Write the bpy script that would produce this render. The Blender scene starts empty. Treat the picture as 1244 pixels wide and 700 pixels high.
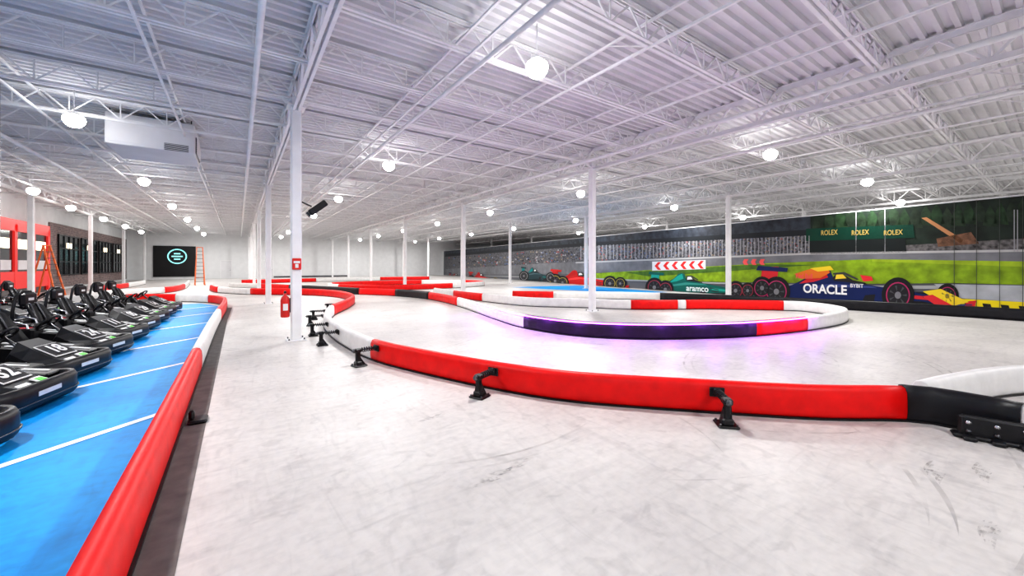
import bpy, math, random
from mathutils import Vector, Matrix
from mathutils.geometry import tessellate_polygon
random.seed(7)
sc=bpy.context.scene
col=sc.collection
# ------------------------------------------------------------------ materials
def mat(name,c,rough=.5,metal=0,emit=None,es=0,noise=None,bump=0,spec=.5,coat=0):
    m=bpy.data.materials.new(name); m.use_nodes=True
    nt=m.node_tree; b=nt.nodes['Principled BSDF']
    b.inputs['Base Color'].default_value=(*c,1); b.inputs['Roughness'].default_value=rough
    b.inputs['Metallic'].default_value=metal
    b.inputs['Specular IOR Level'].default_value=spec
    b.inputs['Coat Weight'].default_value=coat
    if emit: 
        b.inputs['Emission Color'].default_value=(*emit,1); b.inputs['Emission Strength'].default_value=es
    if noise:
        sc_,amt=noise
        tc=nt.nodes.new('ShaderNodeTexCoord'); n=nt.nodes.new('ShaderNodeTexNoise'); n.inputs['Scale'].default_value=sc_
        n.inputs['Detail'].default_value=6
        nt.links.new(tc.outputs['Object'],n.inputs['Vector'])
        r=nt.nodes.new('ShaderNodeValToRGB'); r.color_ramp.elements[0].position=.3; r.color_ramp.elements[1].position=.7
        r.color_ramp.elements[0].color=(*[x*(1-amt) for x in c],1); r.color_ramp.elements[1].color=(*[min(1,x*(1+amt)) for x in c],1)
        nt.links.new(n.outputs['Fac'],r.inputs['Fac']); nt.links.new(r.outputs['Color'],b.inputs['Base Color'])
        if bump:
            bp=nt.nodes.new('ShaderNodeBump'); bp.inputs['Strength'].default_value=bump; bp.inputs['Distance'].default_value=.01
            nt.links.new(n.outputs['Fac'],bp.inputs['Height']); nt.links.new(bp.outputs['Normal'],b.inputs['Normal'])
    return m
M={}
M['steel']=mat('white_painted_steel',(.86,.86,.87),.6,noise=(3,.05),spec=.3)
M['deck']=mat('white_roof_deck',(.74,.74,.755),.85,noise=(1.2,.08),spec=.1)
M['wall']=mat('white_wall_paint',(.78,.79,.80),.7,noise=(2,.04),spec=.2)
M['unit']=mat('grey_unit_paint',(.76,.76,.78),.7,noise=(2,.04),spec=.2)
M['red']=mat('red_vinyl',(.80,.006,.006),.45,noise=(6,.10),bump=.25,spec=.3)
M['white']=mat('white_vinyl',(.80,.79,.78),.45,noise=(6,.06),bump=.2,spec=.3)
M['black']=mat('black_vinyl',(.010,.010,.013),.4,noise=(6,.3),bump=.2,spec=.35)
M['purple']=mat('dark_purple_vinyl',(.020,.008,.03),.4,noise=(6,.3),spec=.3)
M['blk']=mat('black_plastic',(.010,.010,.012),.4,noise=(20,.3),spec=.35)
M['rub']=mat('tyre_rubber',(.012,.012,.012),.75,noise=(30,.3),spec=.25)
M['met']=mat('dark_metal',(.12,.12,.13),.3,.9,noise=(30,.2))
M['chr']=mat('bright_metal',(.6,.6,.62),.25,.9,noise=(30,.1))
M['wp']=mat('white_decal',(.8,.8,.8),.4,noise=(10,.04))
M['grn']=mat('green_decal',(.1,.6,.05),.4,noise=(10,.1))
M['pink']=mat('red_decal',(.7,.03,.05),.4,noise=(10,.1))
M['redp']=mat('red_paint',(.7,.02,.015),.4,noise=(10,.1))
M['org']=mat('orange_paint',(.75,.16,.03),.45,noise=(10,.1))
M['glass']=mat('dark_window_glass',(.02,.025,.03),.12,noise=(1,.3))
M['strip']=mat('dark_grey_strip',(.15,.14,.135),.7,noise=(8,.2),spec=.2)  # dark grey tone for the floor strip along the pit barrier
M['line']=mat('white_floor_paint',(.84,.86,.88),.5,noise=(9,.05))
M['lamp']=mat('lamp_lens',(1,1,1),.3,emit=(1,.98,.95),es=34)
M['led']=mat('purple_led',(.5,.1,.9),.4,emit=(.62,.10,1),es=7)
M['redglow']=mat('red_lit_panel',(.5,.02,.02),.4,emit=(1,.04,.03),es=.35)
M['warm']=mat('warm_sign_light',(1,.9,.7),.4,emit=(1,.85,.6),es=2.5)
M['teal']=mat('teal_sign_light',(.3,.8,.8),.4,emit=(.35,.9,.9),es=.8)
def brick():
    m=bpy.data.materials.new('dark_brick'); m.use_nodes=True; nt=m.node_tree; b=nt.nodes['Principled BSDF']
    tc=nt.nodes.new('ShaderNodeTexCoord'); mp=nt.nodes.new('ShaderNodeMapping'); mp.inputs['Rotation'].default_value=(0,math.pi/2,math.pi/2)
    t=nt.nodes.new('ShaderNodeTexBrick'); t.inputs['Scale'].default_value=2.2
    t.inputs['Color1'].default_value=(.12,.08,.08,1); t.inputs['Color2'].default_value=(.24,.16,.15,1); t.inputs['Mortar'].default_value=(.34,.31,.31,1)
    nt.links.new(tc.outputs['Object'],mp.inputs[0]); nt.links.new(mp.outputs[0],t.inputs['Vector']); nt.links.new(t.outputs[0],b.inputs['Base Color'])
    b.inputs['Roughness'].default_value=.8
    return m
M['brick']=brick()
def floor_mat(name,base,dark,light,rough,scuff,spec=.3):
    m=bpy.data.materials.new(name); m.use_nodes=True; nt=m.node_tree; b=nt.nodes['Principled BSDF']
    tc=nt.nodes.new('ShaderNodeTexCoord')
    def noise(s,d=8,dist=0,scale=None,rot=.5):
        n=nt.nodes.new('ShaderNodeTexNoise'); n.inputs['Scale'].default_value=s; n.inputs['Detail'].default_value=d; n.inputs['Distortion'].default_value=dist
        if scale:
            mp=nt.nodes.new('ShaderNodeMapping'); mp.inputs['Scale'].default_value=scale; mp.inputs['Rotation'].default_value=(0,0,rot)
            nt.links.new(tc.outputs['Object'],mp.inputs[0]); nt.links.new(mp.outputs[0],n.inputs['Vector'])
        else: nt.links.new(tc.outputs['Object'],n.inputs['Vector'])
        return n
    def ramp(n,p0,p1,c0,c1):
        r=nt.nodes.new('ShaderNodeValToRGB'); r.color_ramp.elements[0].position=p0; r.color_ramp.elements[1].position=p1
        r.color_ramp.elements[0].color=(*c0,1); r.color_ramp.elements[1].color=(*c1,1); nt.links.new(n.outputs['Fac'],r.inputs['Fac']); return r
    r=ramp(noise(.7,10,.5),.34,.60,dark,base); e=r.color_ramp.elements.new(.78); e.color=(*light,1)
    cur=r.outputs[0]
    for n,p0,p1,s in((noise(1.6,12,1.5,(1,5,1)),.28,.5,scuff*.7),(noise(1.3,12,2.0,(5,1,1),-.3),.30,.46,scuff*.6),(noise(14,10),.3,.6,scuff*.7),(noise(4.2,12,.8),.33,.42,scuff*.8)):
        r=ramp(n,p0,p1,(1-s,1-s,1-s*.95),(1,1,1))
        mx=nt.nodes.new('ShaderNodeMixRGB'); mx.blend_type='MULTIPLY'; mx.inputs[0].default_value=1
        nt.links.new(cur,mx.inputs[1]); nt.links.new(r.outputs[0],mx.inputs[2]); cur=mx.outputs[0]
    nt.links.new(cur,b.inputs['Base Color']); b.inputs['Roughness'].default_value=rough
    b.inputs['Specular IOR Level'].default_value=spec
    return m
M['floor']=floor_mat('polished_concrete',(.63,.605,.585),(.54,.515,.50),(.69,.665,.645),.42,.15,.35)
M['blue']=floor_mat('blue_floor_paint',(.010,.36,.85),(.008,.27,.72),(.03,.46,.90),.5,.18,.15)

# ------------------------------------------------------------------ mesh builder
class B:
    def __init__(s): s.v=[]; s.f=[]; s.m=[]; s.mats=[]; s.sm=[]
    def mi(s,k):
        mm=M[k] if isinstance(k,str) else k
        if mm not in s.mats: s.mats.append(mm)
        return s.mats.index(mm)
    def add(s,vs,fs,k,smooth=False):
        o=len(s.v); s.v+= [tuple(x) for x in vs]; i=s.mi(k)
        for f in fs: s.f.append([o+a for a in f]); s.m.append(i); s.sm.append(smooth)
    def box(s,c,d,k,R=None):
        c=Vector(c); vs=[]
        for z in(-.5,.5):
            for x,y in((-.5,-.5),(.5,-.5),(.5,.5),(-.5,.5)):
                p=Vector((x*d[0],y*d[1],z*d[2]))
                if R: p=R@p
                vs.append(c+p)
        s.add(vs,[(3,2,1,0),(4,5,6,7),(0,1,5,4),(1,2,6,5),(2,3,7,6),(3,0,4,7)],k)
    def rbox(s,c,d,k,R=None,b=.03):
        c=Vector(c); hx,hy,hz=[q/2 for q in d]; b=min(b,hx*.9,hy*.9,hz*.9)
        def ring(z,i):
            X,Y=hx-i,hy-i
            return [Vector(p) for p in((-X+b,-Y,z),(X-b,-Y,z),(X,-Y+b,z),(X,Y-b,z),(X-b,Y,z),(-X+b,Y,z),(-X,Y-b,z),(-X,-Y+b,z))]
        rs=[ring(-hz,b*.8),ring(-hz+b,0),ring(hz-b,0),ring(hz,b*.8)]
        rs=[[c+(R@p if R else p) for p in r] for r in rs]
        s.loft(rs,k,cap=True)
    def loft(s,rs,k,cap=True,closed=True,smooth=False,loop=False):
        n=len(rs[0]); vs=[p for r in rs for p in r]; fs=[]
        R=len(rs)
        for i in range(R if loop else R-1):
            for j in range(n if closed else n-1):
                a=i*n+j; b_=i*n+(j+1)%n; c=((i+1)%R)*n+(j+1)%n; d=((i+1)%R)*n+j
                fs.append((a,b_,c,d))
        if cap and not loop: fs.append(tuple(range(n-1,-1,-1))); fs.append(tuple((R-1)*n+j for j in range(n)))
        s.add(vs,fs,k,smooth)
    def cyl(s,p0,p1,r,k,n=10,r2=None,smooth=True):
        p0=Vector(p0);p1=Vector(p1); a=(p1-p0).normalized()
        u=a.orthogonal().normalized(); w=a.cross(u); r2=r if r2 is None else r2
        rs=[[p+ (u*math.cos(t*2*math.pi/n)+w*math.sin(t*2*math.pi/n))*q for t in range(n)] for p,q in((p0,r),(p1,r2))]
        s.loft(rs,k,smooth=smooth and n>4)
    def bar(s,p0,p1,w,k):
        s.cyl(p0,p1,w*.707,k,4)
    def lathe(s,prof,o,ax,k,n=20,smooth=True):
        o=Vector(o);a=Vector(ax).normalized();u=a.orthogonal().normalized();w=a.cross(u)
        rs=[[o+a*h+(u*math.cos(t*2*math.pi/n)+w*math.sin(t*2*math.pi/n))*max(r,1e-4) for t in range(n)] for r,h in prof]
        s.loft(rs,k,smooth=smooth)
    def tube(s,pts,r,k,n=8,loop=False):
        pts=[Vector(p) for p in pts]; rs=[]; N=len(pts); pu=None
        for i,p in enumerate(pts):
            if loop: t=pts[(i+1)%N]-pts[i-1]
            else: t=pts[min(i+1,N-1)]-pts[max(i-1,0)]
            t.normalize()
            u=(pu-t*pu.dot(t)) if pu is not None else t.orthogonal()
            u.normalize(); pu=u; w=t.cross(u)
            rs.append([p+(u*math.cos(a*2*math.pi/n)+w*math.sin(a*2*math.pi/n))*r for a in range(n)])
        s.loft(rs,k,smooth=True,loop=loop)
    def obj(s,name,loc=None,rz=0,parent=None):
        me=bpy.data.meshes.new(name); me.from_pydata(s.v,[],s.f)
        for m in s.mats: me.materials.append(m)
        me.polygons.foreach_set('material_index',s.m); me.polygons.foreach_set('use_smooth',s.sm)
        me.update(); me.validate()
        o=bpy.data.objects.new(name,me); col.objects.link(o)
        if loc: o.location=loc
        o.rotation_euler[2]=rz
        if parent: o.parent=parent
        return o
def inst(o,name,loc,rz=0):
    n=bpy.data.objects.new(name,o.data); col.objects.link(n); n.location=loc; n.rotation_euler[2]=rz; return n

# ------------------------------------------------------------------ constants
H=1.6; ZD=5.6; ZT=4.95
XL,XR,YB,YE=-9.6,38.0,-8.0,57.0
WA,WS=20.0,.115           # printed partition: X = WA + WS*Y
def wx(y): return WA+WS*y
# ------------------------------------------------------------------ room
XM=(XL+XR)/2; XW=XR-XL
b=B(); b.box((XM,24.5,-.1),(XW+.4,65.4,.2),'floor'); b.obj('floor')
b=B(); b.box((XL-.1,(YB+YE)/2,ZD/2),(.2,YE-YB,ZD),'wall'); b.obj('wall_left')
b=B(); b.box((XM,YE+.1,ZD/2),(XW+.4,.2,ZD),'wall'); b.obj('wall_back')
b=B(); b.box((XM,YB-.1,ZD/2),(XW+.4,.2,ZD),'wall'); b.obj('wall_front')
b=B(); b.box((XR+.1,(YB+YE)/2,ZD/2),(.2,YE-YB,ZD),'wall'); b.obj('wall_right')
b=B(); y0,y1=-5,YE-.02
vs=[(wx(y0),y0,0),(wx(y1),y1,0),(wx(y1)+.18,y1,0),(wx(y0)+.18,y0,0)]; vs+=[(x,y,3.80) for x,y,z in vs]
b.add(vs,[(0,1,2,3),(7,6,5,4),(0,4,5,1),(1,5,6,2),(2,6,7,3),(3,7,4,0)],'wall'); b.obj('wall_partition')
b=B(); prof=[]; y=YB; p=.21
while y<YE+.2:
    prof+=[(y,ZD),(y+.07,ZD),(y+.09,ZD+.07),(y+.19,ZD+.07)]; y+=p
vs=[];fs=[]
for i,(yy,zz) in enumerate(prof): vs+=[(XL-.2,yy,zz),(XR+.2,yy,zz)]
for i in range(len(prof)-1): fs.append((2*i,2*i+1,2*i+3,2*i+2))
b.add(vs,fs,'deck'); b.box((XM,24.5,ZD+.17),(XW+.4,65.4,.1),'deck'); b.obj('ceiling')

# ------------------------------------------------------------------ roof steel
def truss(L,depth,ch,web,panel,axis,k='steel'):
    b=B(); n=max(1,round(L/panel)); 
    P=lambda t,z:((t,0,z) if axis=='x' else (0,t,z))
    for z in (0,-depth):
        for o in(-.03,.03):
            if axis=='x': b.box((L/2,o,z),(L,.02,ch),k); b.box((L/2,o*1.6,z+(-ch/2 if z else ch/2)),(L,.05,.012),k)
            else: b.box((o,L/2,z),(.02,L,ch),k); b.box((o*1.6,L/2,z+(-ch/2 if z else ch/2)),(.05,L,.012),k)
    for i in range(n):
        a=i*L/n; c=(i+1)*L/n; m=(a+c)/2
        b.bar(P(a,0),P(m,-depth),web,k); b.bar(P(m,-depth),P(c,0),web,k)
        b.bar(P(m,0),P(m,-depth),web*.8,k)
    return b
rowsY=[0.1,9.45,18.9,28.0,37.0,46.0,55.0]
colX=[-8,1,10,19.4,28.8]
ys=[]
for i in range(len(rowsY)-1):
    for k in range(5): ys.append(rowsY[i]+(rowsY[i+1]-rowsY[i])*k/5)
ys=[-6.9,-5,-3.2,-1.5]+ys+[55]
tj=None
for y in ys:
    if tj is None: tj=truss(XW-.06,.42,.045,.026,.85,'x').obj('roof_joist',(XL+.03,y,ZD-.05))
    else: inst(tj,'roof_joist',(XL+.03,y,ZD-.05))
tg=None
for x in colX:
    if tg is None: tg=truss(YE-YB-.1,.62,.10,.045,1.15,'y').obj('roof_girder',(x,YB+.05,ZD-.06))
    else: inst(tg,'roof_girder',(x,YB+.05,ZD-.06))
b=B()
for x in (-5.9,-3.7,-1.2,3.15,5.4,7.7,12.4,14.7,17.0,22,25,32):
    b.box((x,24.5,ZD-.5),(.04,64.6,.04),'steel'); b.box((x,24.5,ZD-.09),(.04,64.6,.04),'steel')
    for y0 in ys[::2]:
        b.bar((x,y0,ZD-.5),(x,y0+.9,ZD-.09),.02,'steel')
b.obj('roof_bridging')
b=B()
for x,z,r in((.25,5.0,.045),(3.3,4.95,.04),(9.2,4.95,.05),(12.1,4.9,.045),(16.2,4.95,.035),(23,4.95,.05),(-5,4.95,.05),(-7,4.9,.04)):
    b.cyl((x,-7.9,z),(x,56.9,z),r,'steel',10)
    for y in ys[2::3]: b.bar((x,y,z),(x,y,ZD-.03),.02,'steel')
b.obj('sprinkler_pipe')
cb=B(); w=.2 
cb.rbox((0,0,ZT/2+.1),(w,w,ZT+.2),'steel',b=.025); cb.box((0,0,.012),(.36,.36,.024),'steel')
for sx in(-1,1):
    for sy in(-1,1): cb.cyl((sx*.14,sy*.14,.02),(sx*.14,sy*.14,.06),.014,'met',8)
cb.box((0,0,ZT),(.34,.34,.03),'steel')
for sx in(-1,1): cb.bar((sx*.05,0,ZT-.05),(sx*.6,0,ZD-.15),.05,'steel')
co_=None
for x in colX:
    for y in rowsY[1:]:
        if x==-8 and y<20: continue
        if co_ is None: co_=cb.obj('steel_column',(x,y,0))
        else: inst(co_,'steel_column',(x,y,0))
inst(co_,'steel_column',(19.0,.1,0)); inst(co_,'steel_column',(28.8,.1,0))
# ------------------------------------------------------------------ lights
lb=B()
lb.lathe([(0,-.17),(.07,-.158),(.13,-.12),(.17,-.06),(.185,0),(.17,.06),(.12,.10)],(0,0,0),(0,0,1),'lamp',24)
lb.lathe([(.12,.09),(.13,.10),(.10,.15),(.05,.17),(.02,.18),(0,.18)],(0,0,0),(0,0,1),'steel',24)
lb.cyl((0,0,.16),(0,0,.72),.010,'steel',6)
base=None
for x in (-3,4,12.7,20,28):
    for y in (-3,5,12.7,20.5,28.3,36,44,52):
        if x==28 and y>30: continue
        yy=4.5 if (x==20 and y==5) else y
        if base is None: base=lb.obj('high_bay_lamp',(x,yy,4.83))
        else: inst(base,'high_bay_lamp',(x,yy,4.83))
        L=bpy.data.lights.new('lamp_light','AREA'); L.shape='DISK'; L.size=.5; L.energy=178; L.color=(1,.985,.965)
        o=bpy.data.objects.new('high_bay_beam',L); col.objects.link(o); o.location=(x,yy,4.60)
for x,y in((-7.2,30),(-7.2,36),(-7.2,42),(-7.2,48),(-6.8,24)):
    inst(base,'high_bay_lamp',(x,y,4.6))
w=bpy.data.worlds.new('world'); sc.world=w; w.use_nodes=True
w.node_tree.nodes['Background'].inputs[0].default_value=(.8,.85,1,1); w.node_tree.nodes['Background'].inputs[1].default_value=.3

# ------------------------------------------------------------------ barriers
def smooth(pts,step=.22,closed=False):
    P=[Vector((p[0],p[1],0)) for p in pts]; out=[]; cols=[]
    n=len(P)
    for i in range(n if closed else n-1):
        if closed: a,b_,c,d=P[i-1],P[i],P[(i+1)%n],P[(i+2)%n]
        else: a,b_,c,d=P[max(i-1,0)],P[i],P[i+1],P[min(i+2,n-1)]
        if not closed and i==0: a=b_*2-c
        if not closed and i==n-2: d=c*2-b_
        m=max(2,int((c-b_).length/step))
        for k in range(m):
            t=k/m
            out.append(.5*((2*b_)+(-a+c)*t+(2*a-5*b_+4*c-d)*t*t+(-a+3*b_-3*c+d)*t**3)); cols.append(pts[i][2])
    if not closed: out.append(P[-1]); cols.append(pts[-2][2])
    return out,cols
def barrier(pts,off=0,h=.335,w=.15,name='track_barrier',closed=False):
    C,K=smooth(pts,closed=closed); N=len(C); b=B()
    nrm=[]
    for i in range(N):
        if closed: t=C[(i+1)%N]-C[i-1]
        else: t=C[min(i+1,N-1)]-C[max(i-1,0)]
        t.normalize(); nrm.append(Vector((t.y,-t.x,0)))
    C=[c+n*off for c,n in zip(C,nrm)]
    prof=[(-.36,.0),(-.46,.03),(-.5,.10),(-.5,.24),(-.455,.33),(-.3,.385),(0,.40),(.3,.385),(.455,.33),(.5,.24),(.5,.10),(.46,.03),(.36,.0)]
    prof=[(x*w,z*h/.4+.012) for x,z in prof]
    ring=lambda i,s=1:[C[i]+nrm[i]*x*s+Vector((0,0,.5*h+(z-.5*h)*s)) for x,z in prof]
    i=0
    end=N if closed else N-1
    while i<end:
        j=i
        while j<end and K[j]==K[i]: j+=1
        idx=[a%N for a in range(i,j+1)]
        rs=[]
        big=1.08 if K[i]=='black' and w>.149 else 1.0
        for q,a in enumerate(idx): rs.append(ring(a,big))
        e0=ring(idx[0],.93); e1=ring(idx[-1],.93)
        rs=[e0]+rs+[e1]
        b.loft(rs,K[i],smooth=True)
        i=j
    rs=[[c+n*x+Vector((0,0,z)) for x,z in((-w*.55,.0),(-w*.55,.02),(w*.55,.02),(w*.55,0))] for c,n in zip(C,nrm)]
    b.loft(rs,'blk',loop=closed)
    return b.obj(name),C,nrm
R_,W_,K_='red','white','black'
barrier([(-.53,-1,R_),(-.53,2,R_),(-.53,5,R_),(-.53,7.6,W_),(-.52,11,W_),(-.48,14,R_),(-.42,17,R_),(-.5,19.2,R_),(-1.0,20.8,W_),(-2.2,22.2,R_),(-4.2,23.4,W_),(-6.5,24,W_)])
front,FC,FN=barrier([(5.0,-3,W_),(5.45,-.9,W_),(5.60,-.2,W_),(5.70,.25,K_),(5.72,.62,K_),(5.58,.94,R_),(4.92,1.45,R_),(4.2,2.17,R_),(3.2,3.27,R_),(2.67,4.22,R_),(2.12,5.64,R_),(1.81,6.75,W_),(1.67,8.28,W_),(1.69,9.98,W_),(1.85,11.4,W_),(2.32,13.3,R_),(3.27,15.5,R_),(3.95,17.8,R_),(3.9,20.6,R_),(2.9,23,R_),(.5,25.3,W_),(-1,28.0,R_),(-1.5,31,W_),(-1.6,34,W_)],off=.08)
barrier([(6.05,.92,W_),(6.8,.75,W_),(8,.35,W_),(9.5,-.6,W_),(11,-2.5,W_)])
pen,PC,PN=barrier([(-.6,34,W_),(1.2,31.5,R_),(2.6,28.5,K_),(4.2,24.6,K_),(5.3,22.0,R_),(6.55,19.8,K_),(7.17,17.0,R_),(6.94,13.66,W_),(6.15,9.7,W_),(5.88,7.9,'purple'),(6.17,6.32,'purple'),(7.06,5.23,'purple'),(8.3,4.48,'purple'),(9.49,4.0,R_),(11.3,3.62,W_),(13.5,3.5,W_),(15,3.9,W_),(15.95,5.0,W_),(15.7,5.8,R_),(14.1,7.4,R_),(13.2,8.0,W_),(12.95,8.15,R_),(11.6,9.1,W_),(10.6,10.5,W_),(9.3,12.1,W_),(8.9,14.8,R_),(8.8,17.4,W_),(8.9,20,W_)],off=-.08)
barrier([(10.9,15.5,R_),(12.2,14,W_),(14,12.6,W_),(15.6,10.6,K_),(16.9,7.6,K_),(17.8,4.2,K_),(18.3,1.2,K_),(18.2,-2,K_)],w=.145)
barrier([(5.4,27.5,R_),(8,24.6,R_),(12.1,24.5,W_),(15.5,26,R_),(15.5,29,W_),(12.5,31,R_),(8,31.5,R_),(5.4,30.2,W_)],closed=True)
barrier([(.2,40,R_),(6,41,W_),(12,41,R_),(17,40,W_)])
barrier([(-6,27,W_),(-3.5,29.5,R_),(-3,34,W_),(-3.4,42,R_)])
barrier([(-6.9,33,R_),(-6.4,38,W_),(-6.4,44,R_)])
# purple LED tube along the top edge of the near face of the central barrier
near=[]
for i,(c,n) in enumerate(zip(PC,PN)):
    if c.x>5 and c.y<11.5 and c.x<11.8 and c.y>3 and (not near or (c-near[-1][0]).length<1): near.append((c,n))
b=B(); b.tube([c+n*.074+Vector((0,0,.325)) for c,n in near],.017,'led',6)
b.obj('led_strip')
for i in range(3,len(near),4):
    c,n=near[i]; p=c+n*.32
    L=bpy.data.lights.new('led_wash','POINT'); L.energy=7; L.color=(.42,.05,1); L.shadow_soft_size=.15
    o=bpy.data.objects.new('led_wash_light',L); col.objects.link(o); o.location=(p.x,p.y,.36)
def bracket():
    b=B()
    b.rbox((0,0,.012),(.20,.20,.022),'blk',b=.01)
    b.rbox((0,-.02,.05),(.11,.10,.07),'blk',b=.015)
    b.rbox((0,-.02,.15),(.055,.07,.22),'blk',b=.012)
    for s in(-1,1): 
        b.add([(s*.03,-.05,.05),(s*.03,.09,.02),(s*.03,-.03,.2),(s*.04,-.05,.05),(s*.04,.09,.02),(s*.04,-.03,.2)],[(0,1,2),(5,4,3),(0,3,4,1),(1,4,5,2),(2,5,3,0)],'blk')
    b.rbox((0,-.02,.25),(.09,.10,.06),'blk',b=.012)
    b.cyl((0,-.12,.25),(0,.30,.25),.014,'met',8)
    pts=[(math.cos(a)*.034,.04+a*.0062,.25+math.sin(a)*.034) for a in [q*math.pi/5 for q in range(0,62)]]
    b.tube(pts,.0075,'blk',6)
    b.cyl((0,.255,.25),(0,.275,.25),.045,'blk',12); b.rbox((0,.29,.24),(.15,.02,.10),'blk',b=.008)
    b.cyl((0,-.10,.25),(0,-.07,.25),.032,'met',6)
    for sx in(-1,1):
        for sy in(-1,1): b.cyl((sx*.075,sy*.075,.02),(sx*.075,sy*.075,.04),.012,'met',6)
    return b
bk=None
def place_bracket(C,N,target,side):
    global bk
    i=min(range(len(C)),key=lambda a:(C[a]-Vector((target[0],target[1],0))).length)
    n=N[i]*side; p=C[i]+n*.385
    ang=math.atan2(-n.y,-n.x)-math.pi/2
    if bk is None: bk=bracket().obj('barrier_bracket',(p.x,p.y,0),ang)
    else: inst(bk,'barrier_bracket',(p.x,p.y,0),ang)
for t in((4.25,2.12),(2.66,4.32),(1.85,6.6),(1.66,8.6),(1.67,9.7),(1.85,11.3),(2.1,12.6),(2.7,14.4)):
    place_bracket(FC,FN,t,-1)
b=B(); b.rbox((0,0,.02),(.16,.2,.035),'blk'); b.rbox((-.05,0,.08),(.05,.08,.1),'blk'); b.obj('barrier_foot',(-.34,5.1,0))
b=B(); b.rbox((0,0,.11),(.62,.07,.20),'blk',b=.02); b.rbox((.0,.0,.02),(.7,.14,.035),'blk',b=.012)
for x in(-.25,-.08,.08,.25):
    b.cyl((x,-.034,.15),(x,-.05,.15),.02,'chr',6); b.cyl((x,-.03,.07),(x,-.055,.07),.02,'met',6); b.rbox((x,-.09,.02),(.09,.08,.035),'blk',b=.01)
b.obj('barrier_joint',(5.60,.30,0),math.radians(-75))

# ------------------------------------------------------------------ floor paint
b=B(); b.add([(-7,-7,.004),(-.62,-7,.004),(-.62,14,.004),(-.52,17.5,.004),(-.7,19.2,.004),(-1.3,20.6,.004),(-7,20.6,.004)],[tuple(range(7))],'blue'); b.obj('pit_lane_paint')
b=B()
for k in range(-1,6):
    y0=5.62+2.7*k
    d=Vector((.755,.656,0)); nn=Vector((-d.y,d.x,0))*.045
    p1=Vector((-.66,y0,.008)); p0=p1-d*3.9
    b.add([p0-nn,p1-nn,p1+nn,p0+nn],[(0,1,2,3)],'line')
b.obj('parking_lines')
b=B(); b.add([(-.62,-7,.003),(-.27,-7,.003),(-.27,14,.003),(-.2,18,.003),(-.36,18,.003),(-.44,14,.003)],[(0,1,2,3,4,5)],'strip'); b.obj('dark_floor_strip')  # flat dark grey strip on the floor beside the pit barrier
b=B(); b.add([(16,23,.004),(17.8,14.5,.004),(20.6,13.5,.004),(21.6,22,.004)],[(0,1,2,3)],'blue'); b.obj('blue_runoff_paint')
def tmat(name,lo,hi,scale):
    tm=bpy.data.materials.new(name); tm.use_nodes=True; nt=tm.node_tree; pb=nt.nodes['Principled BSDF']
    pb.inputs['Base Color'].default_value=(.2,.19,.185,1); pb.inputs['Roughness'].default_value=.8; pb.inputs['Specular IOR Level'].default_value=.1
    tc=nt.nodes.new('ShaderNodeTexCoord'); nz=nt.nodes.new('ShaderNodeTexNoise'); nz.inputs['Scale'].default_value=scale; nz.inputs['Detail'].default_value=10
    mr=nt.nodes.new('ShaderNodeMapRange'); mr.inputs[1].default_value=lo; mr.inputs[2].default_value=.72; mr.inputs[3].default_value=0; mr.inputs[4].default_value=hi
    nt.links.new(tc.outputs['Object'],nz.inputs['Vector']); nt.links.new(nz.outputs['Fac'],mr.inputs[0]); nt.links.new(mr.outputs[0],pb.inputs['Alpha']); return tm
t1=tmat('tyre_mark_rubber',.44,.28,3.5); t2=tmat('scuff_dirt',.45,.5,24)
b=B()
def mark(cx,cy,r,a0,a1,w,m,z=.0035):
    n=30; L=[]
    for i in range(n+1):
        a=math.radians(a0+(a1-a0)*i/n); ww=w*min(1,4*min(i,n-i)/n+.02)
        L+=[(cx+(r-ww/2)*math.cos(a),cy+(r-ww/2)*math.sin(a),z),(cx+(r+ww/2)*math.cos(a),cy+(r+ww/2)*math.sin(a),z)]
    b.add(L,[(2*i,2*i+1,2*i+3,2*i+2) for i in range(n)],m)
for i in range(60):
    cx,cy,r=random.uniform(1,9),random.uniform(-2,12),random.uniform(2,6); a=random.uniform(0,360); s=random.uniform(20,60)
    w_=random.uniform(.015,.04); mark(cx,cy,r,a,a+s,w_,t1); 
    if i%2: mark(cx,cy,r+.12,a,a+s,w_,t1)
for cx,cy,n_ in((1.45,2.45,5),(1.75,2.5,4),(4.3,.55,6),(4.6,.35,5),(3.6,.25,4),(4.5,.1,5),(1.6,3.8,4)):
    for k in range(n_):
        mark(cx+k*.035,cy+.02*k-.9,.9,80+random.uniform(-3,3),98+random.uniform(-3,3),.018,t2,.005+.0002*k)
b.obj('tyre_marks')

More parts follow.
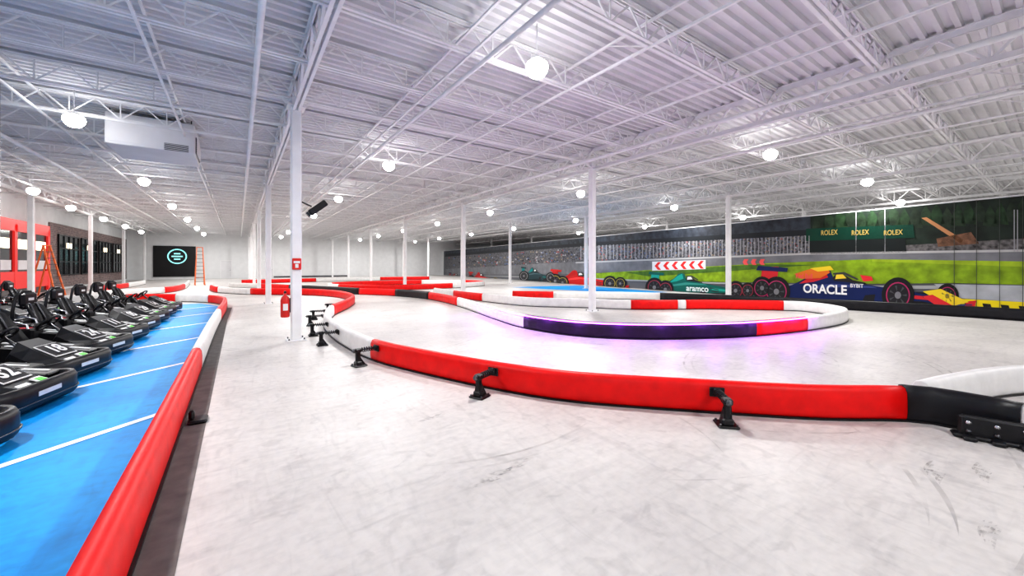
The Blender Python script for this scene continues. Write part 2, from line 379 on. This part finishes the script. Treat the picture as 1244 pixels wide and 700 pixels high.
# ------------------------------------------------------------------ go-karts
def wheel(b,x,y,r,w):
    s=1 if y>0 else -1
    b.lathe([(r*.55,-w/2),(r*.9,-w/2),(r,-w*.36),(r,w*.36),(r*.9,w/2),(r*.55,w/2)],(x,y,r),(0,1,0),'rub',20)
    b.lathe([(0,0),(r*.3,.0),(r*.35,-.02),(r*.55,.01),(r*.55,-.05)],(x,y+s*w*.45,r),(0,s,0),'met',14)
def rr(x0,x1,hw,rad,n=5):
    pts=[]
    for cx,cy,a0 in((x1-rad,hw-rad,0),(x0+rad,hw-rad,90),(x0+rad,-hw+rad,180),(x1-rad,-hw+rad,270)):
        for i in range(n+1):
            a=math.radians(a0+90*i/n); pts.append((cx+rad*math.cos(a),cy+rad*math.sin(a)))
    return pts
def kart():
    b=B()
    path=rr(-1.0,1.0,.66,.28)
    rs=[]; N=len(path)
    for i in range(N):
        p=Vector((*path[i],0)); t=(Vector((*path[(i+1)%N],0))-Vector((*path[i-1],0))).normalized(); n=Vector((t.y,-t.x,0))
        front=.05*max(0,p.x)
        rs.append([p+n*x+Vector((0,0,z)) for x,z in((-.05,.06),(0.02,.05),(.05,.09),(.05,.20+front),(.02,.26+front),(-.05,.25+front))])
    b.loft(rs,'blk',smooth=True,loop=True)
    b.tube([(x*1.045,y*1.07,.12) for x,y in path],.010,'met',6,loop=True)
    b.box((1.052,0,.20),(.006,.34,.05),'wp')
    for s in(-1,1): b.box((.1,s*.713,.18),(.5,.006,.04),'wp')
    b.box((0,0,.07),(1.8,1.2,.03),'blk')
    for y in(-.3,.3): b.cyl((-.85,y,.1),(.8,y*.8,.1),.018,'met',8)
    def sec(x,hw,z): return [Vector((x,-hw,.1)),Vector((x,hw,.1)),Vector((x,hw,z*.75)),Vector((x,hw*.6,z)),Vector((x,-hw*.6,z)),Vector((x,-hw,z*.75))]
    b.loft([sec(.99,.32,.24),sec(.8,.38,.32),sec(.55,.36,.47),sec(.38,.28,.56),sec(.32,.26,.46)],'blk')
    Rn=Matrix.Rotation(math.radians(31),3,'Y')
    b.box((.675,0,.408),(.28,.38,.010),'wp',Rn); b.box((.675,0,.413),(.25,.35,.014),'blk',Rn)
    R2=Matrix.Rotation(math.radians(23),3,'Y')
    b.box((.9,.13,.292),(.13,.14,.012),'wp',R2); b.box((.9,-.12,.292),(.05,.16,.012),'wp',R2); b.box((.9,.13,.299),(.07,.09,.012),'grn',R2)
    for s in(-1,1): b.add([(.80,s*.384,.14),(.66,s*.376,.15),(.60,s*.372,.32),(.80,s*.386,.235)],[(0,1,2,3)],'wp')
    for s in(-1,1):
        def ss(x,z): return [Vector((x,s*.42,.1)),Vector((x,s*.66,.1)),Vector((x,s*.66,z*.8)),Vector((x,s*.6,z)),Vector((x,s*.42,z))]
        R=[ss(.34,.22),ss(.2,.34),ss(-.3,.40),ss(-.42,.30)]
        if s<0: R=R[::-1]
        b.loft(R,'blk')
        b.box((-.05,s*.54,.385),(.34,.05,.012),'wp',Matrix.Rotation(math.radians(6.5),3,'Y'))
        b.box((-.05,s*.668,.28),(.4,.008,.03),'wp'); b.box((.0,s*.672,.28),(.1,.008,.03),'grn')
        b.rbox((.62,s*.52,.30),(.38,.26,.04),'blk',Matrix.Rotation(math.radians(8),3,'Y'),b=.015)
        b.box((.62,s*.55,.326),(.24,.05,.008),'wp',Matrix.Rotation(math.radians(8),3,'Y'))
    for s in(-1,1):
        wheel(b,.62,s*.50,.135,.13); wheel(b,-.66,s*.48,.15,.2)
    b.cyl((-.66,-.5,.15),(-.66,.5,.15),.02,'met',8); b.cyl((.62,-.5,.135),(.62,.5,.135),.015,'met',8)
    R=[]
    for x,z,hw,dp in((.0,.18,.17,.05),(-.18,.14,.21,.11),(-.32,.17,.22,.15),(-.42,.34,.22,.13),(-.50,.55,.20,.10),(-.57,.76,.17,.06),(-.60,.84,.12,.03)):
        ring=[]
        up=Vector((0,0,1)) if x>-.3 else Vector((1,0,.28))
        for k in range(9):
            a=-1+2*k/8; ring.append(Vector((x,a*hw,z))+up*dp*(abs(a)**2.2))
        for k in range(8,-1,-1):
            a=-1+2*k/8; ring.append(Vector((x,a*(hw+.025),z))+up*(dp*(abs(a)**2.2)-.03)+Vector((-.01,0,-.01)))
        R.append(ring)
    b.loft(R,'blk',smooth=True)
    b.tube([(-.72,-.24,.12),(-.72,-.24,.7),(-.70,-.2,.98),(-.69,-.1,1.08),(-.69,.1,1.08),(-.70,.2,.98),(-.72,.24,.7),(-.72,.24,.12)],.026,'blk',8)
    b.rbox((-.66,0,.93),(.11,.34,.26),'blk',b=.04); b.box((-.602,0,.93),(.006,.12,.05),'wp')
    b.tube([(-.72,-.2,.7),(-.95,-.25,.3)],.018,'met'); b.tube([(-.72,.2,.7),(-.95,.25,.3)],.018,'met')
    b.rbox((-.45,.40,.30),(.42,.26,.38),'blk'); b.rbox((-.45,-.40,.30),(.42,.26,.38),'blk')
    b.rbox((-.86,0,.32),(.2,.62,.34),'blk'); b.cyl((-.8,-.25,.48),(-.8,.2,.48),.08,'met',12)
    b.box((-.45,.40,.495),(.2,.12,.01),'pink'); b.box((-.965,0,.32),(.006,.3,.08),'wp')
    # seat belts and side rails
    for s in(-1,1):
        b.tube([(-.40,s*.09,.40),(-.49,s*.10,.62),(-.57,s*.08,.84),(-.66,s*.07,.86)],.016,'met',6)
        b.tube([(-.30,s*.30,.3),(-.34,s*.31,.56),(-.52,s*.30,.62),(-.70,s*.25,.58)],.018,'chr',8)
    b.cyl((.42,0,.32),(.12,0,.62),.02,'met',8)
    c=Vector((.12,0,.62)); ax=Vector((-.7,0,.71)); u=Vector((0,1,0)); w_=ax.cross(u).normalized()
    b.tube([c+(u*math.cos(a)+w_*math.sin(a))*.16 for a in [q*math.pi/10 for q in range(20)]],.018,'blk',6,loop=True)
    for a in(0,2.1,4.2): b.cyl(c,c+(u*math.cos(a)+w_*math.sin(a))*.15,.012,'met',6)
    b.rbox(c+ax*.03,(.1,.12,.05),'blk',Matrix.Rotation(math.radians(-45),3,'Y'),b=.01)
    b.tube([(.5,-.12,.2),(.5,-.12,.34),(.46,-.12,.36)],.012,'chr'); b.tube([(.5,.12,.2),(.5,.12,.34),(.46,.12,.36)],.012,'chr')
    return b
ko=None
nums=['07','32','18','24','11','05','29','14','36']
def numtext(parent,s):
    cu=bpy.data.curves.new('number','FONT'); cu.body=s; cu.size=.24; cu.align_x='CENTER'; cu.align_y='CENTER'; cu.extrude=.002; cu.offset=.006
    cu.materials.append(M['wp']); o=bpy.data.objects.new('number',cu); col.objects.link(o); o.parent=parent
    a=math.radians(31)
    up=Vector((-math.cos(a),0,math.sin(a))); right=Vector((0,1,0)); n=right.cross(up)
    m=Matrix((right,up,n)).transposed().to_4x4(); m.translation=Vector((.675,0,.413))+n*.012; o.matrix_local=m
for i in range(9):
    y=5.25+1.56*i; x=-2.75; rz=math.radians(-14+random.uniform(-3,3))
    if ko is None: ko=kart().obj('go_kart',(x,y,.004),rz); o=ko
    else: o=inst(ko,'go_kart',(x,y,.004),rz)
    numtext(o,nums[i])
for i in range(7):
    inst(ko,'go_kart',(-5.3,8.6+1.75*i,.004),math.radians(-12+random.uniform(-4,4)))

# ------------------------------------------------------------------ left side fittings
b=B()
b.cyl((0,0,0),(0,0,ZD-.02),.035,'chr',12); b.cyl((.0,-.32,0),(0,-.32,ZD-.02),.03,'met',12); b.box((0,-.16,.012),(.2,.6,.024),'met')
for z in(.9,2.6,4.3): b.cyl((0,0,z),(0,-.32,z),.02,'met',8)
b.obj('support_pole',(-4.05,12.6,0))
b=B(); b.rbox((0,0,0),(1.75,1.8,.80),'unit',b=.02); b.box((0,-.905,.0),(1.6,.02,.66),'unit')
b.box((.5,-.9,-.3),(.5,.04,.18),'met')
for i in range(5): b.box((.5,-.925,-.37+i*.035),(.5,.02,.01),'unit')
b.box((.885,0,-.1),(.03,1.2,.45),'met')
for i in range(8): b.box((.905,0,-.29+i*.055),(.02,1.2,.02),'unit',Matrix.Rotation(.5,3,'Y'))
for sx in(-1,1):
    for sy in(-1,1): b.cyl((sx*.8,sy*.8,.4),(sx*.8,sy*.8,.51),.015,'met',6)
b.obj('air_handling_unit',(-1.87,14.7,5.06))
b=B(); x=XL
b.box((x+.04,46,2.2),(.08,20,4.1),'brick'); b.obj('wall_brick_cladding')
for n,(y0,y1) in enumerate(((37.2,41),(41.6,45.4),(46,49.8),(50.4,54.5))):
    b=B(); b.box((x+.11,(y0+y1)/2,2.25),(.04,y1-y0,2.6),'glass')
    for q in range(5): b.box((x+.15,y0+(y1-y0)*q/4,2.25),(.06,.07,2.7),'blk')
    for q in range(4): b.box((x+.15,(y0+y1)/2,.95+2.6*q/3),(.06,y1-y0,.07),'blk')
    b.box((x+.14,(y0+y1)/2,2.9),(.03,.9,.35),'warm')
    b.obj('window_%d'%(n+1))
b=B(); b.box((x+.05,32.2,1.9),(.1,6.6,3.8),'glass'); b.box((x+.12,32.2,3.65),(.14,6.8,.6),'redglow')
for y in(28.9,31.2,33.4,35.5): b.box((x+.12,y,1.9),(.14,.3,3.6),'redglow')
b.box((x+.12,32.2,.8),(.12,6.6,.9),'redglow')
for y in(30.0,32.3,34.5): b.box((x+.12,y,2.7),(.05,1.2,.5),'warm'); b.box((x+.13,y,1.6),(.05,1.5,.5),'unit')
b.obj('window_5')
b=B(); b.box((0,0,.55),(.5,6,1.1),'blk'); b.box((.0,0,1.13),(.62,6.1,.06),'redp')
for i in range(5): b.box((.26,-2.4+1.2*i,.55),(.02,1.0,.8),'met')
b.obj('pit_counter',(-8.7,22.6,0))
b=B(); b.box((-5.8,YE-.06,2.0),(3.6,.1,3.4),'blk')
b.tube([(-5.6+.78*math.cos(a*math.pi/16),YE-.14,2.55+.78*math.sin(a*math.pi/16)) for a in range(32)],.06,'teal',8,loop=True)
for z,w_ in((2.85,.55),(2.55,.95),(2.25,.55)): b.box((-5.6,YE-.13,z),(w_,.02,.14),'teal')
b.obj('logo_sign')
for n,(x0,w_) in enumerate(((-1.2,1.0),(3.0,1.0))):
    b=B(); b.box((x0,YE-.05,1.05),(w_,.08,2.1),'unit'); b.box((x0,YE-.03,1.08),(w_+.14,.05,2.16),'steel'); b.cyl((x0+.38,YE-.09,1.0),(x0+.38,YE-.15,1.0),.03,'met',8); b.obj('door_%d'%(n+1))
b=B(); b.box((8,YE-.02,.1),(9,.03,.2),'met'); b.obj('baseboard_back')
def ladder(x,y,h,k,rz=0):
    b=B(); 
    for s in(-1,1):
        b.bar((s*.30,-h*.22,0),(s*.18,0,h),.06,k); b.bar((s*.30,h*.22,0),(s*.18,0,h),.05,k)
    n=int(h/.3)
    for i in range(1,n):
        t=i/n; b.box((0,-h*.22*(1-t),h*t),(.60-.24*t,.09,.03),'met')
    b.rbox((0,0,h),(.42,.14,.05),k,b=.01); b.bar((-.28,h*.18,h*.2),(.28,h*.18,h*.2),.03,k)
    b.obj('step_ladder',(x,y,0),rz)
ladder(-2.55,39.8,3.0,'org',.1); ladder(-8.1,30.2,2.6,'org',1.2)
b=B(); b.lathe([(0,0),(.07,0),(.085,.02),(.085,.36),(.07,.42),(.03,.46),(.03,.5),(0,.5)],(0,0,0),(0,0,1),'redp',20)
b.rbox((0,0,.53),(.04,.1,.05),'blk',b=.01); b.tube([(0,.04,.5),(0,.11,.42),(0,.11,.2)],.012,'blk'); b.box((0,-.087,.22),(.09,.006,.14),'wp'); b.box((.09,0,.25),(.02,.05,.3),'met')
b.obj('fire_extinguisher',(.798,9.45,.50))
b=B(); b.rbox((0,0,0),(.17,.04,.24),'redp',b=.01); b.box((0,-.022,.04),(.12,.006,.05),'wp'); b.box((0,-.022,-.04),(.06,.006,.08),'wp'); b.obj('fire_alarm_box',(1.0,9.325,1.62))
b=B(); R=Matrix.Rotation(math.radians(-40),3,'Y'); b.rbox((0,0,0),(.42,.16,.14),'blk',R,b=.02); b.rbox((-.19,0,-.16),(.05,.13,.11),'glass',R,b=.01); b.bar((-.12,0,.02),(-.31,0,.1),.03,'blk'); b.obj('loudspeaker',(1.42,9.45,2.85))

# ------------------------------------------------------------------ race mural (flat printed wall graphic)
F=474.0; TH=math.atan(332/474); S_,C_=math.sin(TH),math.cos(TH)
nrmW=Vector((-1,WS,0)).normalized()
def px_to_wall(u,v,layer=0):
    """image pixel coordinate, back-projected from the camera -> point on the printed wall surface"""
    k=(u-622)/F; a=C_-k*S_; q=S_+k*C_
    Y=WA*a/(q-WS*a); X=wx(Y); d=X*S_+Y*C_
    z=1.6+(322-v)*d/F
    return Vector((X,Y,z))+nrmW*(.03+.003*layer)
mural=B()
cm={}
def C(c,rough=.5,noise=None):
    key=(c,noise)
    if key not in cm: cm[key]=mat('mural_ink_%d'%len(cm),c,rough,noise=noise,spec=.25)
    return cm[key]
def poly(pts,c,layer,noise=None):
    P=[px_to_wall(u,v,layer) for u,v in pts]
    P=[Vector((p.x,p.y,max(.03,min(3.76,p.z)))) for p in P]
    tr=tessellate_polygon([P])
    vs=P; fs=[]
    for t in tr:
        n=(vs[t[1]]-vs[t[0]]).cross(vs[t[2]]-vs[t[0]])
        fs.append(tuple(t) if n.dot(nrmW)>0 else (t[2],t[1],t[0]))
    mural.add(vs,fs,C(c,noise=noise))
def disc(u,v,ru,rv,c,layer,n=24):
    poly([(u+ru*math.cos(2*math.pi*i/n),v+rv*math.sin(2*math.pi*i/n)) for i in range(n)],c,layer)
bb=[(wx(y),y) for y in(-4,56.6)]
P=[Vector((x,y,z))+nrmW*.02 for (x,y) in bb for z in(.03,3.76)]
Q=[p-nrmW*.018 for p in P]
mural.add(P+Q,[(0,2,3,1),(4,5,7,6),(0,1,5,4),(2,6,7,3),(1,3,7,5),(0,4,6,2)],C((.12,.125,.14)))
E=1400
poly([(541,303),(700,289),(985,255),(985,300),(700,315),(541,322)],(.03,.036,.048),1,(3,.5))
poly([(985,250),(1110,240),(1244,225),(E,190),(E,310),(1244,300),(985,304)],(.010,.018,.012),1,(2.5,.6))
for i in range(26):
    u=995+i*13; v=262-(i%4)*2-i*.5; poly([(u-9,v+20),(u-5,v+4),(u,v-5),(u+6,v+5),(u+10,v+22)],(.014,.026+.005*(i%3),.014),2,(4,.5))
poly([(541,311),(700,299),(985,284),(985,308),(700,320),(541,327)],(.10,.10,.11),2,(9,.9))
random.seed(3)
for i in range(620):
    u=545+440*random.random()**.8; t=(u-541)/444; v0=312-28*t; v1=326-19*t; v=v0+(v1-v0)*random.random()
    c=random.choice([(.3,.08,.08),(.35,.35,.37),(.06,.06,.08),(.1,.14,.25),(.25,.2,.14),(.02,.02,.03)])
    poly([(u,v),(u+1.6,v),(u+1.6,v+1.5),(u,v+1.5)],c,3)
poly([(541,309),(700,296),(985,279),(985,286),(700,300),(541,312)],(.015,.018,.022),4)
for i in range(64):
    u=706+i*4.4; poly([(u,299-(u-706)*.045),(u+.7,299-(u-706)*.045),(u+.7,316-(u-706)*.03),(u,316-(u-706)*.03)],(.4,.4,.42),5)
poly([(1100,298),(1244,290),(E,280),(E,306),(1244,304),(1100,306)],(.10,.095,.095),3,(8,.8))
poly([(1120,265),(1126,264),(1172,292),(1168,296)],(.42,.20,.09),4); poly([(1138,290),(1180,282),(1190,296),(1140,300)],(.14,.07,.04),4,(6,.6))
poly([(980,278),(1110,273),(1112,289),(980,293)],(.0,.035,.02),5)
poly([(984,293),(1100,290),(1102,307),(984,309)],(.008,.012,.012),5)
for u in (1040,1075,1232,1236): poly([(u,255),(u+1.2,255),(u+1.2,306),(u,306)],(.3,.3,.32),5)
poly([(541,327),(700,318),(985,307),(E,300),(E,330),(1060,318),(920,322),(700,333),(541,334)],(.16,.165,.18),4,(2,.2))
poly([(700,318.5),(985,307),(E,301),(E,304),(985,309.5),(700,320)],(.42,.42,.42),5)
poly([(690,334),(760,330),(840,325),(930,320),(1060,315),(1130,316),(E,320),(E,352),(1244,346),(1160,344),(1060,345),(900,343),(780,341),(690,338)],(.21,.33,.012),6,(3,.35))
poly([(1060,315),(1130,316),(E,320),(E,330),(1180,322),(1060,318)],(.30,.42,.02),7,(3,.2))
poly([(760,331),(840,326),(930,321),(990,322),(880,330),(790,336)],(.07,.15,.02),7,(3,.3))
poly([(793,318),(858,316),(858,327),(793,329)],(.7,.7,.72),8)
for i in range(6):
    u=796+i*10.4; v=318-i*.3
    poly([(u,v+5.2),(u+4,v+.5),(u+8,v+.5),(u+4,v+5.2),(u+8,v+10),(u+4,v+10)],(.7,.03,.03),9)
for u in(905,915,925): poly([(u,315),(u+5,315),(u+3,318.5),(u+5,322),(u,322),(u-2,318.5)],(.75,.1,.1),9)
poly([(541,336),(700,337),(800,341),(900,344),(1060,347),(1160,347),(E,352),(E,356),(1060,350),(900,346),(700,339),(541,337.5)],(.36,.37,.38),7)
poly([(1135,345),(1244,347),(E,352),(E,372),(1244,367),(1160,362)],(.40,.42,.45),8,(3,.15))
poly([(1150,362),(1244,367),(E,376),(E,396),(1244,384),(1168,375)],(.82,.66,.015),9)
for i in range(6):
    u=1172+i*22; poly([(u,367+i*1.5),(u+10,368+i*1.5),(u+12,374.5+i*1.5),(u+2,373+i*1.5)],(.02,.02,.02),10)
def car(u0,u1,vt,vb,body,acc,wheels,tyre,L,flip=False,acc2=(.8,.8,.8)):
    X=lambda x:(u1-(u1-u0)*x) if flip else (u0+(u1-u0)*x)
    Yv=lambda y:vb-(vb-vt)*y
    pp=lambda pts,c,l:poly([(X(x),Yv(y)) for x,y in pts],c,L+l)
    pp([(.0,.02),(1.0,-.02),(1.02,-.07),(.0,-.04)],(.03,.03,.035),0)
    pp([(.12,.08),(.90,.06),(.86,.40),(.2,.45)],(.015,.015,.02),0)
    pp([(.01,.62),(.09,.60),(.10,.98),(.02,.98)],acc,1); pp([(-.01,.90),(.14,.86),(.145,.95),(.0,1.0)],body,2); pp([(-.01,.62),(.12,.60),(.12,.66),(-.01,.68)],body,2); pp([(.04,.3),(.07,.3),(.08,.9),(.05,.9)],(.03,.03,.03),0)
    pp([(.06,.14),(.10,.46),(.17,.58),(.24,.74),(.29,.92),(.325,.95),(.35,.90),(.37,.68),(.46,.62),(.56,.55),(.70,.46),(.85,.32),(.97,.20),(1.0,.10),(.93,.08),(.80,.20),(.66,.22),(.60,.10),(.56,.06),(.12,.06)],body,3)
    d=tuple(c*.45 for c in body); l2=tuple(min(1,c*2.0+.03) for c in body)
    pp([(.12,.10),(.56,.07),(.60,.2),(.45,.24),(.30,.19),(.14,.22)],d,4)
    pp([(.20,.60),(.28,.84),(.325,.92),(.34,.74),(.27,.64)],acc,4)
    pp([(.36,.72),(.375,.80),(.41,.82),(.46,.68),(.52,.62),(.53,.58),(.46,.62),(.37,.66)],(.02,.02,.02),5)
    pp([(.375,.70),(.38,.80),(.41,.82),(.43,.72)],acc2,6); pp([(.365,.84),(.42,.86),(.49,.70),(.48,.68),(.415,.81),(.365,.80)],(.05,.05,.05),7)
    pp([(.62,.40),(.84,.30),(.95,.18),(.80,.24),(.62,.32)],acc,4)
    pp([(.22,.52),(.36,.60),(.55,.54),(.58,.50),(.40,.52),(.24,.46)],l2,4)
    pp([(.50,.12),(.52,.34),(.57,.36),(.56,.12)],(.015,.015,.02),5)
    pp([(.82,.02),(1.03,.0),(1.05,.12),(1.0,.14),(.98,.07),(.82,.08)],body,5); pp([(.84,.09),(1.04,.11),(1.04,.14),(.84,.12)],l2,6); pp([(1.0,.02),(1.05,.02),(1.06,.22),(1.01,.20)],acc,6)
    for (x0,y0_),(x1,y1_) in (((.60,.42),(.69,.34)),((.62,.30),(.69,.28)),((.80,.32),(.90,.34))):
        pp([(x0,y0_),(x1,y1_),(x1,y1_-.03),(x0,y0_-.03)],(.03,.03,.03),5)
    for x,y,r in wheels:
        rp=r*(vb-vt)
        disc(X(x),Yv(y),rp*.92,rp,(.012,.012,.014),L+7); disc(X(x),Yv(y),rp*.68,rp*.74,tyre,L+8); disc(X(x),Yv(y),rp*.61,rp*.67,(.02,.02,.024),L+9)
        disc(X(x),Yv(y),rp*.18,rp*.20,(.2,.2,.22),L+10)
        for a in range(7):
            a=a*.8976; poly([(X(x)+rp*.2*math.cos(a),Yv(y)+rp*.2*math.sin(a)),(X(x)+rp*.5*math.cos(a-.12),Yv(y)+rp*.55*math.sin(a-.12)),(X(x)+rp*.5*math.cos(a+.12),Yv(y)+rp*.55*math.sin(a+.12))],(.07,.07,.08),L+10)
car(922,1172,323,377,(.007,.018,.10),(.60,.025,.035),[(.02,.50,.26),(.92,.32,.28),(.09,.42,.34),(.68,.34,.40)],(.42,.03,.13),11,acc2=(.85,.60,.05))
poly([(966,333),(985,327),(1004,324),(1010,331),(998,338),(975,339)],(.70,.17,.02),20); poly([(985,326),(1010,323),(1014,328),(995,330)],(.80,.58,.03),21)
poly([(1122,354),(1144,351),(1178,367),(1154,373)],(.80,.60,.03),21); poly([(1122,360),(1134,358),(1162,373),(1144,375)],(.65,.03,.04),22)
poly([(1046,334),(1060,336),(1062,341),(1050,342)],(.7,.03,.04),20)
car(790,912,330,363,(.003,.11,.09),(.01,.33,.26),[(.05,.42,.36),(.98,.30,.30),(.16,.34,.34),(.86,.30,.36)],(.35,.04,.07),11)
car(670,760,327,352,(.55,.012,.012),(.48,.008,.008),[(.06,.42,.36),(.94,.3,.32),(.16,.34,.34),(.80,.3,.38)],(.45,.35,.07),11)
car(634,676,324,343,(.02,.05,.06),(.0,.22,.22),[(.08,.4,.34),(.85,.3,.34)],(.35,.35,.35),11)
car(570,608,330,346,(.5,.015,.015),(.35,.015,.015),[(.08,.4,.34),(.85,.3,.34)],(.4,.3,.08),11)
car(546,568,331,342,(.015,.02,.05),(.3,.05,.05),[(.08,.4,.34),(.85,.3,.34)],(.4,.3,.08),11)
for u in (1160,1187,1215,1243,1275): poly([(u,225),(u+.8,225),(u+.8,395),(u,395)],(.05,.055,.05),24)
mo=mural.obj('race_mural')
def label(txt,u0,u1,vb,vt,c,layer,bold=.01):
    cu=bpy.data.curves.new('lettering','FONT'); cu.body=txt; cu.size=1; cu.offset=bold; o=bpy.data.objects.new('lettering',cu); col.objects.link(o)
    bpy.context.view_layer.update(); dx,dy=o.dimensions.x,o.dimensions.y
    p0=px_to_wall(u0,vb,layer); p1=px_to_wall(u1,vb,layer); wdt=(p1-p0).xy.length; hgt=px_to_wall(u0,vt,layer).z-p0.z
    ex=(p1-p0); ex.z=0; ex.normalize(); ez=Vector((0,0,1)); n=ex.cross(ez)
    m=Matrix((ex*(wdt/dx),ez*(hgt/dy),n*.001)).transposed().to_4x4(); m.translation=p0
    o.data.materials.append(C(c)); o.parent=mo; o.matrix_world=m
label('ORACLE',977,1030,355,344,(.85,.85,.85),23,.03)
for a,b_ in((998,1018),(1035,1056),(1074,1097)): label('ROLEX',a,b_,286,280,(.50,.36,.10),8,.01)
label('BYBIT',1034,1050,349,344.5,(.8,.8,.8),23,.02)
label('Red Bull',968,988,338,332,(.8,.1,.1),23,.02)
label('aramco',835,862,353,348,(.7,.8,.8),23,.02)

# ------------------------------------------------------------------ camera
cd=bpy.data.cameras.new('cam'); cd.sensor_width=36; cd.lens=F/1244*36; cd.shift_y=-28/1244; cd.clip_start=.05; cd.clip_end=300
co=bpy.data.objects.new('camera',cd); col.objects.link(co); co.location=(0,0,H); co.rotation_euler=(math.pi/2,0,-TH); sc.camera=co
sc.view_settings.view_transform='Standard'
try: sc.view_settings.look='Medium High Contrast'
except Exception as e: print('look',e)
sc.view_settings.exposure=0.05
